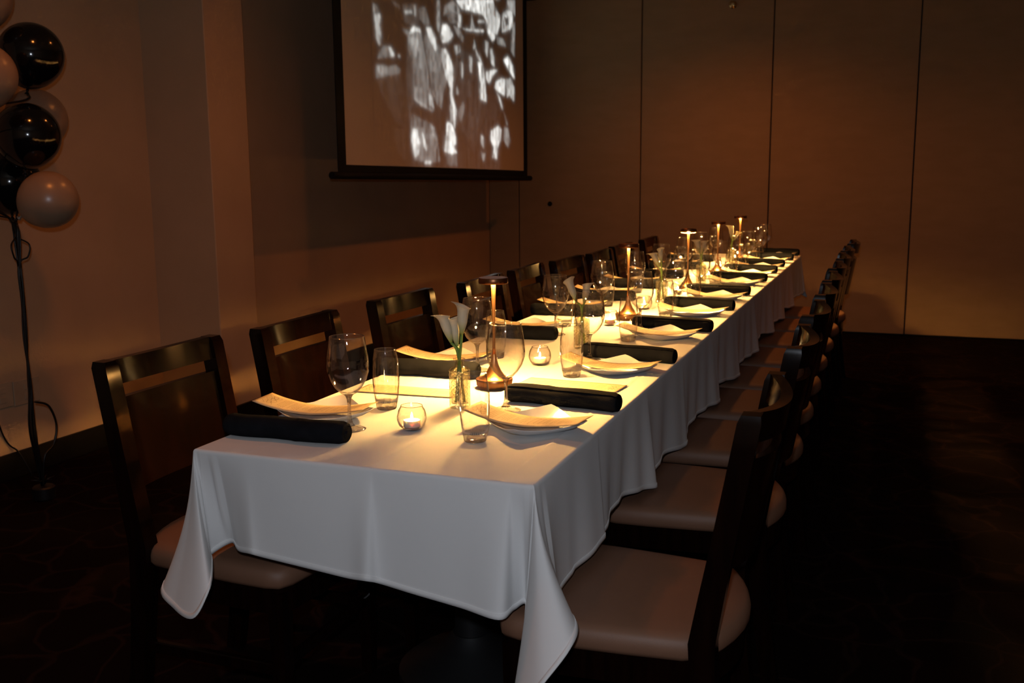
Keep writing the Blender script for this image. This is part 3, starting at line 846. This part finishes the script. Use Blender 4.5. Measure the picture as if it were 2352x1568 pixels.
def make_wine_glass():
    t = thing('wine_glass', '', 'wine glass', group='stemmed wine glasses')
    MB().lathe([(0.0, 0.0), (0.034, 0.0), (0.0385, 0.0012), (0.0385, 0.0024), (0.030, 0.0045), (0.016, 0.0085), (0.0, 0.0088)], 36).build('foot', 'glass_thin', t, smooth=True)
    MB().lathe([(0.0, 0.0070), (0.013, 0.0098), (0.008, 0.015), (0.0052, 0.026), (0.0042, 0.045), (0.0042, 0.062), (0.0052, 0.074), (0.0085, 0.082), (0.0115, 0.085), (0.0, 0.0855)], 32).build('stem', 'glass_solid', t, smooth=True)
    outer = [(0.0112, 0.0848), (0.020, 0.0905), (0.032, 0.103), (0.0425, 0.120), (0.0488, 0.140), (0.0500, 0.155), (0.0485, 0.175), (0.0455, 0.197), (0.0415, 0.2235), (0.0411, 0.2250)]
    inner = [(0.0405, 0.2240), (0.0443, 0.197), (0.0473, 0.175), (0.0488, 0.155), (0.0476, 0.141), (0.0413, 0.1215), (0.031, 0.105), (0.0190, 0.0925), (0.0, 0.0885)]
    bw = MB().lathe(outer + inner, 40).build('bowl', 'glass_thin', t, smooth=True)
    rim_ring(0.0408, 0.2250, bw)
    return t
def make_tumbler():
    t = thing('water_tumbler', '', 'tumbler', group='tall water tumblers')
    MB().lathe([(0.0, 0.0), (0.0245, 0.0), (0.0258, 0.002), (0.0265, 0.006), (0.0287, 0.018), (0.0290, 0.0195), (0.022, 0.0205), (0.010, 0.0185), (0.0, 0.018)], 36).build('heavy_base', 'glass_solid', t, smooth=True, angle=60)
    outer = [(0.0290, 0.0198), (0.0322, 0.040), (0.0345, 0.065), (0.0351, 0.085), (0.0342, 0.110), (0.0315, 0.135), (0.0283, 0.1545), (0.0279, 0.1560)]
    inner = [(0.0272, 0.1550), (0.0303, 0.135), (0.0330, 0.110), (0.0339, 0.085), (0.0333, 0.065), (0.0310, 0.040), (0.0279, 0.0225)]
    bw = MB().lathe(outer + inner, 40, close=True).build('wall', 'glass_thin', t, smooth=True)
    rim_ring(0.0276, 0.1560, bw)
    return t
def make_votive():
    t = thing('votive_candle', '', 'candle', group='tea lights in round glass votives')
    outer = [(0.0, 0.0), (0.017, 0.0), (0.022, 0.002), (0.0315, 0.012), (0.0358, 0.025), (0.0358, 0.034), (0.0318, 0.048), (0.0262, 0.0570), (0.0258, 0.0585)]
    inner = [(0.0252, 0.0575), (0.0308, 0.047), (0.0346, 0.034), (0.0346, 0.025), (0.0302, 0.0125), (0.0205, 0.006), (0.0, 0.006)]
    bw = MB().lathe(outer + inner, 36).build('glass_bowl', 'glass_thin', t, smooth=True)
    rim_ring(0.0255, 0.0585, bw)
    MB().lathe([(0.0, 0.0065), (0.0198, 0.0065), (0.0204, 0.007), (0.0204, 0.0080), (0.0200, 0.0082)], 24).build('tin_cup', 'tin', t, smooth=True, angle=40)
    c = MB().lathe([(0.0, 0.0078), (0.0200, 0.0080), (0.0204, 0.0090), (0.0204, 0.0225), (0.0196, 0.0235), (0.012, 0.0228), (0.004, 0.0222), (0.0, 0.0220)], 24).build('wax', 'wax', t, smooth=True, angle=50)
    MB().tube([(0, 0, 0.021), (0.0004, 0, 0.0265)], 0.0006, 6).build('wick', 'wick', c)
    MB().lathe([(0.0, 0.0245), (0.0018, 0.0262), (0.0029, 0.0295), (0.0027, 0.0330), (0.0017, 0.0372), (0.0007, 0.0405), (0.0, 0.0420)], 16).build('flame', 'flame', t, smooth=True)
    return t

# ------------------------------------------------------------------ calla lilies in cut-glass bud vases
def frame_from(d):
    d = Vector(d).normalized(); a = d.cross(Vector((0, 0, 1)))
    if a.length < 1e-4: a = Vector((1, 0, 0))
    a.normalize(); return a, d.cross(a).normalized() * -1, d

def calla(base, top, lipdir, size, twist=0.0):
    """funnel-shaped spathe from base to top; its pointed lip leans towards lipdir"""
    base = Vector(base); axis = Vector(top) - base; L = axis.length
    a, b_, d = frame_from(axis)
    l = Vector(lipdir) - d * Vector(lipdir).dot(d); l.normalize()
    s = d.cross(l)
    rows = []; along = []
    NU, NV = 22, 30
    for k in range(NU + 1):
        u = k / NU; r = []
        for i in range(NV + 1):
            v = i / NV; ang = (v - 0.5) * 2 * math.pi * 1.06 + math.pi + twist   # the seam overlaps opposite the lip
            c = math.cos(ang - math.pi - twist)        # 1 at the lip, -1 at the seam
            lip = 0.5 + 0.5 * c
            hgt_ = 0.84 + 0.16 * lip
            flare = max(0.0, (u - 0.60) / 0.40)
            rad = size * (0.15 + 0.47 * math.sin(min(1.0, u / 0.6) * math.pi / 2) + 0.62 * flare ** 2.0 * (0.40 + 0.60 * lip))
            rad *= 1 + 0.07 * math.sin(3 * ang + 1) * flare
            h = L * u * hgt_ - size * 0.42 * flare ** 3
            tipk = flare ** 3 * max(0.0, c) ** 14
            dirv = l * math.cos(ang - math.pi - twist) + s * math.sin(ang - math.pi - twist)
            p = base + d * h + dirv * (rad + (v - 0.5) * 0.0015) + l * (tipk * size * 0.30) + d * (tipk * size * 0.05)
            r.append(p); along.append(u)
        rows.append(r)
    return rows, along

def make_vase(name, loc, label, stems, rz=0.0):
    t = thing(name, label, 'vase', loc, rz, group='cut glass bud vases of calla lilies')
    def rf(r, z, a):
        if r > 0.0235 and 0.006 < z < 0.098:
            k = abs(math.sin(6 * a + z * 260)) * abs(math.sin(6 * a - z * 260))
            return r - 0.0016 * (1 - k ** 0.5)
        return r
    prof = [(0.0, 0.0), (0.0255, 0.0), (0.0270, 0.003)] + [(0.0275, 0.006 + 0.0922 * i / 44) for i in range(45)]
    prof += [(0.0262, 0.1010), (0.0200, 0.1060), (0.0135, 0.1095), (0.0115, 0.1130), (0.0115, 0.1220), (0.0150, 0.1255), (0.0160, 0.1280), (0.0150, 0.1300), (0.0115, 0.1295), (0.0095, 0.1260), (0.0095, 0.1120), (0.0180, 0.1030), (0.0215, 0.0960), (0.0220, 0.012), (0.0, 0.010)]
    MB().lathe(prof, 72, rfun=rf).build('vase_body', 'glass_cut', t, smooth=True, angle=25)
    for (foot, bend, head, lip, size) in stems:
        pts = catmull([foot, (foot[0] * 0.3, foot[1] * 0.3, 0.09), bend, head[0]], 6)
        st = MB().tube(pts, 0.0036, 8).build('flower_stem', 'stem_green', t, smooth=True)
        rows, along = calla(head[0], head[1], lip, size)
        mb = MB().grid(rows)
        o = mb.build('flower', 'calla_petal', t, smooth=True)
        at = o.data.attributes.new('along', 'FLOAT', 'POINT'); at.data.foreach_set('value', along)
        o.modifiers.new('thickness', 'SOLIDIFY').thickness = 0.0009
        d = Vector(head[1]) - Vector(head[0])
        p0 = Vector(head[0]) + d * 0.25; p1 = Vector(head[0]) + d * 0.62
        MB().tube([p0, (p0 + p1) / 2, p1], [0.0026, 0.0026, 0.0012], 8).build('spadix', 'spadix', o, smooth=True)
    return t

Lf = lambda x, y, z: (x, y, z)
make_vase('bud_vase', (-1.04, 2.345, T + 0.0005), 'diamond-cut glass bud vase with three calla lilies, nearest on the table', [
    ((0.010, 0.006, 0.014), (-0.006, 0.0, 0.150), ((-0.020, -0.004, 0.170), (-0.046, -0.010, 0.256)), (-0.9, -0.5, 0.2), 0.0200),
    ((-0.010, 0.010, 0.014), (-0.001, 0.002, 0.145), ((-0.008, 0.006, 0.158), (-0.022, 0.010, 0.243)), (0.8, -0.4, 0.2), 0.0185),
    ((-0.008, -0.008, 0.014), (0.004, 0.0, 0.150), ((0.006, 0.004, 0.192), (0.010, 0.008, 0.283)), (-0.9, -0.25, 0.3), 0.0215)])
make_vase('bud_vase', (-1.00, 3.305, T + 0.0005), 'glass bud vase with two lilies leaning apart, second along the table', [
    ((0.010, 0.0, 0.014), (-0.003, 0.0, 0.145), ((-0.018, 0.0, 0.160), (-0.055, -0.004, 0.250)), (0.6, -0.6, 0.2), 0.021),
    ((-0.010, 0.006, 0.014), (0.002, 0.0, 0.140), ((0.008, 0.0, 0.155), (0.020, 0.004, 0.240)), (0.9, -0.2, 0.2), 0.019)])
make_vase('bud_vase', (-1.01, 4.62, T + 0.0005), 'glass bud vase with drooping white lilies, third along the table', [
    ((0.010, 0.0, 0.014), (-0.003, 0.0, 0.145), ((-0.014, 0.0, 0.165), (-0.048, -0.004, 0.245)), (-0.9, -0.4, 0.1), 0.022),
    ((-0.010, 0.0, 0.014), (0.000, 0.0, 0.145), ((-0.004, 0.0, 0.185), (-0.012, 0.004, 0.262)), (0.5, -0.6, 0.2), 0.017)])
make_vase('bud_vase', (-0.985, 5.50, T + 0.0005), 'glass bud vase with a lily bent aside, fourth along the table', [
    ((0.010, 0.0, 0.014), (-0.001, 0.0, 0.145), ((-0.008, 0.0, 0.165), (-0.034, 0.0, 0.250)), (-0.8, -0.5, 0.2), 0.022),
    ((-0.010, 0.0, 0.014), (0.001, 0.0, 0.145), ((0.006, 0.0, 0.170), (0.020, 0.0, 0.245)), (0.8, -0.3, 0.2), 0.018)])
make_vase('bud_vase', (-1.0, 6.68, T + 0.0005), 'glass bud vase with one tall upright lily near the far end', [
    ((0.006, 0.0, 0.014), (0.001, 0.0, 0.145), ((0.002, 0.0, 0.165), (-0.012, 0.0, 0.270)), (-0.7, -0.6, 0.2), 0.024),
    ((-0.010, 0.0, 0.014), (0.001, 0.0, 0.145), ((0.012, 0.0, 0.160), (0.045, 0.01, 0.225)), (0.8, -0.3, 0.2), 0.018)])

# ------------------------------------------------------------------ plates, menus, napkins
def make_plate():
    t = thing('square_plate', '', 'plate', group='white square plates with upturned corners')
    NA = 72
    def ring(frac, z_side, z_corner):
        out = []
        for i in range(NA):
            a = 2 * math.pi * i / NA
            n_ = 2.0 + 4.5 * max(0.0, frac - 0.55) / 0.45
            ca, sa = math.cos(a), math.sin(a)
            ca4, sa4 = math.cos(a + math.pi / 4), math.sin(a + math.pi / 4)
            r = (abs(ca4) ** n_ + abs(sa4) ** n_) ** (-1 / n_)
            k = abs(math.tan(a % (math.pi / 2) - math.pi / 4)) ** 1.35
            R_ = 0.100 * frac * r * (1 + 0.06 * k * max(0.0, frac - 0.6) / 0.4)
            z = z_side + (z_corner - z_side) * k
            out.append((R_ * ca, R_ * sa, z))
        return out
    prof = [(0.02, 0.0, 0.0), (0.62, 0.0, 0.0), (0.66, 0.001, 0.001), (0.85, 0.008, 0.012), (0.985, 0.0155, 0.0265), (1.0, 0.0172, 0.0285), (0.99, 0.0182, 0.0295), (0.84, 0.0115, 0.0160), (0.70, 0.0065, 0.0070), (0.64, 0.0045, 0.0045), (0.02, 0.004, 0.004)]
    vs = []; fs = []
    for p in prof: vs += ring(*p)
    for k in range(len(prof) - 1):
        for i in range(NA):
            j = (i + 1) % NA
            fs.append((k * NA + i, k * NA + j, (k + 1) * NA + j, (k + 1) * NA + i))
    fs.append(tuple(range(NA - 1, -1, -1))); fs.append(tuple((len(prof) - 1) * NA + i for i in range(NA)))
    MB().add(vs, fs).build('plate_dish', 'porcelain', t, smooth=True, angle=50)
    return t

CL, CW = 0.30, 0.100
def card_fn(curved):
    def fn(u, v, off=0.0):
        x = (u - 0.5) * CL; y = (v - 0.5) * CW
        if curved:
            e = abs(x) / (CL / 2)
            z = 0.0175 + 0.0195 * e ** 1.7 + 0.003 * math.sin(v * math.pi) * (1 - e)
            if x < 0: z += 0.006 * e ** 3
        else:
            z = 0.0012 + 0.0006 * math.sin(u * 7) * v
        return (x, y, z + off)
    return fn
def print_mesh(fn):
    mb = MB()
    def stroke(pts, w):
        rows = [[], []]
        for k, (u, v) in enumerate(pts):
            u2, v2 = pts[min(k + 1, len(pts) - 1)]; u1, v1 = pts[max(k - 1, 0)]
            dx, dy = (u2 - u1) * CL, (v2 - v1) * CW; L = math.hypot(dx, dy) or 1
            nx_, ny_ = -dy / L * w / 2, dx / L * w / 2
            rows[0].append(fn(u + nx_ / CL, v + ny_ / CW, 0.0004)); rows[1].append(fn(u - nx_ / CL, v - ny_ / CW, 0.0004))
        mb.grid(rows)
    # flourished monogram at the head of the card: looping pen strokes
    for c0, s_ in ((0.30, 1), (0.52, 1), (0.74, -1)):
        pts = []
        for k in range(40):
            a = k / 39 * 2 * math.pi * 1.6
            pts.append((0.085 + 0.030 * math.cos(a) * (1 - 0.4 * k / 39), c0 + s_ * (0.10 * math.sin(a * 1.5) + 0.05 * (k / 39))))
        stroke(pts, 0.0011)
    stroke([(0.045 + 0.015 * math.sin(i * 0.6), 0.2 + 0.6 * i / 30) for i in range(31)], 0.0009)
    stroke([(0.128 + 0.012 * math.sin(i * 0.5 + 1), 0.18 + 0.64 * i / 30) for i in range(31)], 0.0009)
    rnd = random.Random(5); u = 0.18
    while u < 0.93:
        half = rnd.uniform(0.10, 0.30); v = 0.5 - half
        while v < 0.5 + half:
            w = rnd.uniform(0.03, 0.08)
            stroke([(u, v), (u, v + w)], 0.0012); v += w + 0.018
        u += 0.020 if rnd.random() < 0.7 else 0.042
    return mb
def make_card(curved):
    def mk():
        t = thing('menu_card', '', 'menu', group='cream printed menu cards')
        fn = card_fn(curved)
        o = MB().grid([[fn(i / 30, j / 6) for i in range(31)] for j in range(7)]).build('card_sheet', 'card_paper', t, smooth=True)
        o.modifiers.new('thickness', 'SOLIDIFY').thickness = 0.0004
        print_mesh(fn).build('print', 'ink', o)
        return t
    return mk
make_menu = make_card(True)
make_menu_flat = make_card(False)

def make_napkin():
    t = thing('rolled_napkin', '', 'napkin', group='black rolled napkins')
    NL, NA = 26, 40
    L = 0.31; rows = []
    for k in range(NL + 1):
        u = k / NL; x = (u - 0.5) * L; r = []
        e = min(u, 1 - u) * L
        round_ = 1 - 0.16 * max(0, 1 - e / 0.012) ** 2
        bend = 0.008 * math.sin(u * 3.1) + 0.003 * math.sin(u * 9)
        for i in range(NA + 1):
            a = 2 * math.pi * i / NA
            rr = 0.0265 * (1 + 0.09 * (i / NA)) * round_ * (1 + 0.03 * math.sin(u * 13 + a) + 0.05 * math.exp(-((u - 0.38 - 0.03 * math.sin(a)) / 0.03) ** 2))
            y = rr * 1.12 * math.cos(a + 2.2); z = rr * 0.92 * math.sin(a + 2.2)
            z = max(z, -0.0225)
            r.append((x, y + bend, z + 0.0228))
        rows.append(r)
    MB().grid(rows).build('outer_wrap', 'napkin_cloth', t, smooth=True)
    for s in (0, NL):   # the coiled ends
        x = (-0.5 if s == 0 else 0.5) * L
        sg = 1 if s == 0 else -1
        loop = rows[s]; c = Vector((x + sg * 0.001, sum(p[1] for p in loop) / len(loop), sum(p[2] for p in loop) / len(loop)))
        gr = []
        for q, dx in ((1.0, 0.0), (0.8, -0.003), (0.62, 0.004), (0.55, -0.002), (0.36, 0.005), (0.28, 0.0), (0.08, 0.006)):
            gr.append([(x + sg * dx, c.y + (p[1] - c.y) * q, c.z + (p[2] - c.z) * q) for p in loop])
        MB().grid(gr).build('coiled_end', 'napkin_cloth', t, smooth=True)
    return t

# places: plate centres along the aisle side and the screen-wall side
R_Y = [2.20, 2.94, 3.62, 4.25, 4.82, 5.48, 5.97, 6.43, 6.92, 7.34]
L_Y = [2.13, 2.90, 3.64, 4.28, 4.83, 5.38, 5.93, 6.48, 7.05]
rj = random.Random(11)
def where_(i, side):
    return '%s place from the near end, %s side' % (ORD[i], side)
for i, y in enumerate(R_Y):
    w = where_(i, 'aisle'); near = i < 3
    j = (lambda s: 0.0) if near else (lambda s: rj.uniform(-s, s))
    px = -0.785
    place(CACHE, make_plate, (px, y, T + 0.001), math.radians(j(4)), 'white square plate at the ' + w)
    place(CACHE, make_menu, (px - 0.012, y - 0.012, T + 0.0015), math.radians(-6 + j(5)), 'curling cream menu card on the plate, ' + w)
    place(CACHE, make_napkin, ((-0.79 if near else -0.806) + j(0.006), y + 0.195 + (0.045 if i == 0 else 0), T + (0.001 if near else 0.0022)), math.radians(-6 + j(4)), 'black rolled napkin at the ' + w)
    place(CACHE, make_wine_glass, (-0.913 + 0.004 * i + j(0.01), y + 0.150 + j(0.01), T + 0.0008), j(1), 'stemmed wine glass at the ' + w)
    place(CACHE, make_tumbler, (-0.885 + (0.012 if i == 0 else 0) + j(0.01), y - 0.118 - (0.032 if i == 0 else 0) + j(0.01), T + 0.0008), j(1), 'tall water tumbler at the ' + w)
for i, y in enumerate(L_Y):
    w = where_(i, 'screen-wall'); near = i < 3
    j = (lambda s: 0.0) if near else (lambda s: rj.uniform(-s, s))
    px = -1.318
    place(CACHE, make_plate, (px, y, T + 0.0018), math.radians(8 + j(4)), 'white square plate at the ' + w)
    place(CACHE, make_menu, (px - 0.02, y - 0.005, T + 0.0023), math.radians(4 + j(5)), 'curling cream menu card on the plate, ' + w)
    place(CACHE, make_napkin, (-1.295 + j(0.01), y - 0.20, T + 0.001), math.radians(182 + j(4)), 'black rolled napkin at the ' + w)
    place(CACHE, make_wine_glass, (-1.195 + 0.008 * min(i, 6) + j(0.01), y - 0.085 + j(0.01), T + 0.0008), j(1), 'stemmed wine glass at the ' + w)
    place(CACHE, make_tumbler, (-1.215 + j(0.01), y + 0.140 + j(0.01), T + 0.0008), j(1), 'tall water tumbler at the ' + w)
place(CACHE, make_menu_flat, (-1.25, 2.475, T + 0.0022), math.radians(3), 'cream menu card lying flat on the cloth, screen-wall side of the nearest lamp')
place(CACHE, make_menu_flat, (-0.845, 2.70, T + 0.0022), math.radians(176), 'cream menu card lying flat on the cloth, aisle side of the nearest lamp')

votives = [(-1.055, 2.095), (-1.035, 2.965), (-1.05, 3.86), (-1.03, 4.36), (-1.0, 4.95), (-0.985, 5.75), (-1.0, 6.25), (-1.02, 6.98)]
for i, (x, y) in enumerate(votives):
    place(CACHE, make_votive, (x, y, T + 0.0008), 0.0, 'lit tea light in a round glass votive, %s from the near end' % ORD[i])

# ------------------------------------------------------------------ balloons
KNOT = Vector((-3.36, 3.135, 1.175)); FOOT = Vector((-3.36, 3.165, 0.064))
weight = thing('balloon_weight', 'dark foil balloon weight on the carpet with the black ribbons tied to it', 'weight', (-3.36, 3.165, 0))
def balloon(c, r, tilt, mat, label, k):
    t = thing('balloon', label, 'balloon', c, 0, 'black and pearl balloons tied in a bunch')
    d = Vector(tilt).normalized()              # towards the knot
    a, b_, d = frame_from(d)
    prof = []
    for q in range(25):
        th = math.pi * q / 24
        z = -math.cos(th) * r; rr = math.sin(th) * r
        if z > 0: rr *= 1 - 0.10 * (z / r) ** 2; z *= 1.10
        prof.append((rr, z))
    mb = MB().lathe(prof, 40)
    mb.v = [tuple(a * p[0] + b_ * p[1] + d * p[2]) for p in mb.v]
    mb.build('balloon_skin', mat, t, smooth=True)
    kn = MB().lathe([(0.004, 1.09 * r), (0.007, 1.10 * r + 0.004), (0.004, 1.10 * r + 0.010), (0.010, 1.10 * r + 0.018), (0.011, 1.10 * r + 0.020)], 12)
    kn.v = [tuple(a * p[0] + b_ * p[1] + d * p[2]) for p in kn.v]
    kn.build('knot', mat, t, smooth=True)
    p0 = d * (1.10 * r + 0.022); C = Vector(c); rr = random.Random(k)
    w = lambda s: Vector((rr.uniform(-s, s), rr.uniform(-s, s), 0))
    AX = (-3.38, 3.02)          # clear shaft behind the bunch that the upper ribbons hang in
    if c[2] > 1.56:
        top_ = [p0, p0 + d * 0.02, Vector((*AX, (C + p0).z - 0.10)) - C + w(0.008), Vector((*AX, 1.28)) - C + w(0.008), KNOT - C + w(0.010)]
    else:
        top_ = [p0, p0 + d * 0.02, KNOT - C + w(0.010)]
    pts = top_ + [ Vector((-3.36, 3.14, 0.95)) - C + w(0.006), Vector((-3.36, 3.14, 0.72)) - C + w(0.006), Vector((-3.36, 3.14, 0.50)) - C + w(0.008), Vector((-3.36, 3.135, 0.30)) - C + w(0.012), FOOT - C + w(0.006)]
    rb = MB().tube(catmull([q + C - Vector((-3.36, 3.165, 0)) for q in pts], 6), 0.0042, 6)
    rb.build('ribbon', 'ribbon_black', weight, smooth=True)
    return t
balloon((-3.30, 3.235, 1.85), 0.126, (-0.15, -0.1, -1), 'latex_black', 'glossy black balloon, uppermost black one of the bunch', 1)
balloon((-3.36, 3.065, 2.055), 0.118, (0, 0.1, -1), 'latex_pearl', 'pearl balloon at the top, cut by the picture corner', 2)
balloon((-3.18, 2.885, 1.735), 0.118, (-0.3, 0.2, -1), 'latex_pearl', 'pearl balloon in front, cut by the picture edge', 3)
balloon((-3.50, 3.43, 1.61), 0.127, (0.1, -0.6, -1), 'latex_pearl', 'pearl balloon half hidden behind two black ones', 4)
balloon((-3.25, 3.135, 1.528), 0.125, (-0.2, 0.0, -1), 'latex_black', 'glossy black balloon in the middle of the bunch', 5)
balloon((-3.48, 3.24, 1.345), 0.128, (0.2, -0.2, -1), 'latex_black', 'black balloon low in the bunch behind the pearl one', 6)
balloon((-3.15, 3.115, 1.274), 0.112, (-0.7, -0.3, -0.45), 'latex_pearl', 'shiny pearl balloon, lowest of the bunch', 7)
t = weight
MB().lathe([(0.0, 0.0), (0.040, 0.0), (0.046, 0.006), (0.046, 0.052), (0.040, 0.058), (0.008, 0.060), (0.0, 0.060)], 24).build('foil_block', 'weight_foil', t, smooth=True, angle=40)
for k in range(6):
    a = k * math.pi / 3
    MB().tube([(0, 0, 0.058), (0.02 * math.cos(a), 0.02 * math.sin(a), 0.085), (0.05 * math.cos(a), 0.05 * math.sin(a), 0.092)], [0.002, 0.004, 0.001], 5).build('foil_tuft', 'weight_foil', t, smooth=True)
MB().tube(catmull([(0.01, -0.015, 0.43), (0.02, 0.045, 0.40), (0.02, 0.078, 0.31), (0.02, 0.055, 0.23), (0.015, 0.005, 0.185), (0.005, -0.005, 0.06)], 8), 0.005, 6).build('ribbon_loop', 'ribbon_black', t, smooth=True)
for s in (-1, 1):
    MB().tube(catmull([(0, -0.03, 1.12), (0.02, -0.03 + s * 0.045, 1.09), (0.02, -0.03 + s * 0.035, 1.04), (0, -0.03, 1.0), (0, -0.028, 0.8), (0, -0.01, 0.06)], 8), 0.0035, 6).build('ribbon_bow', 'ribbon_black', t, smooth=True)
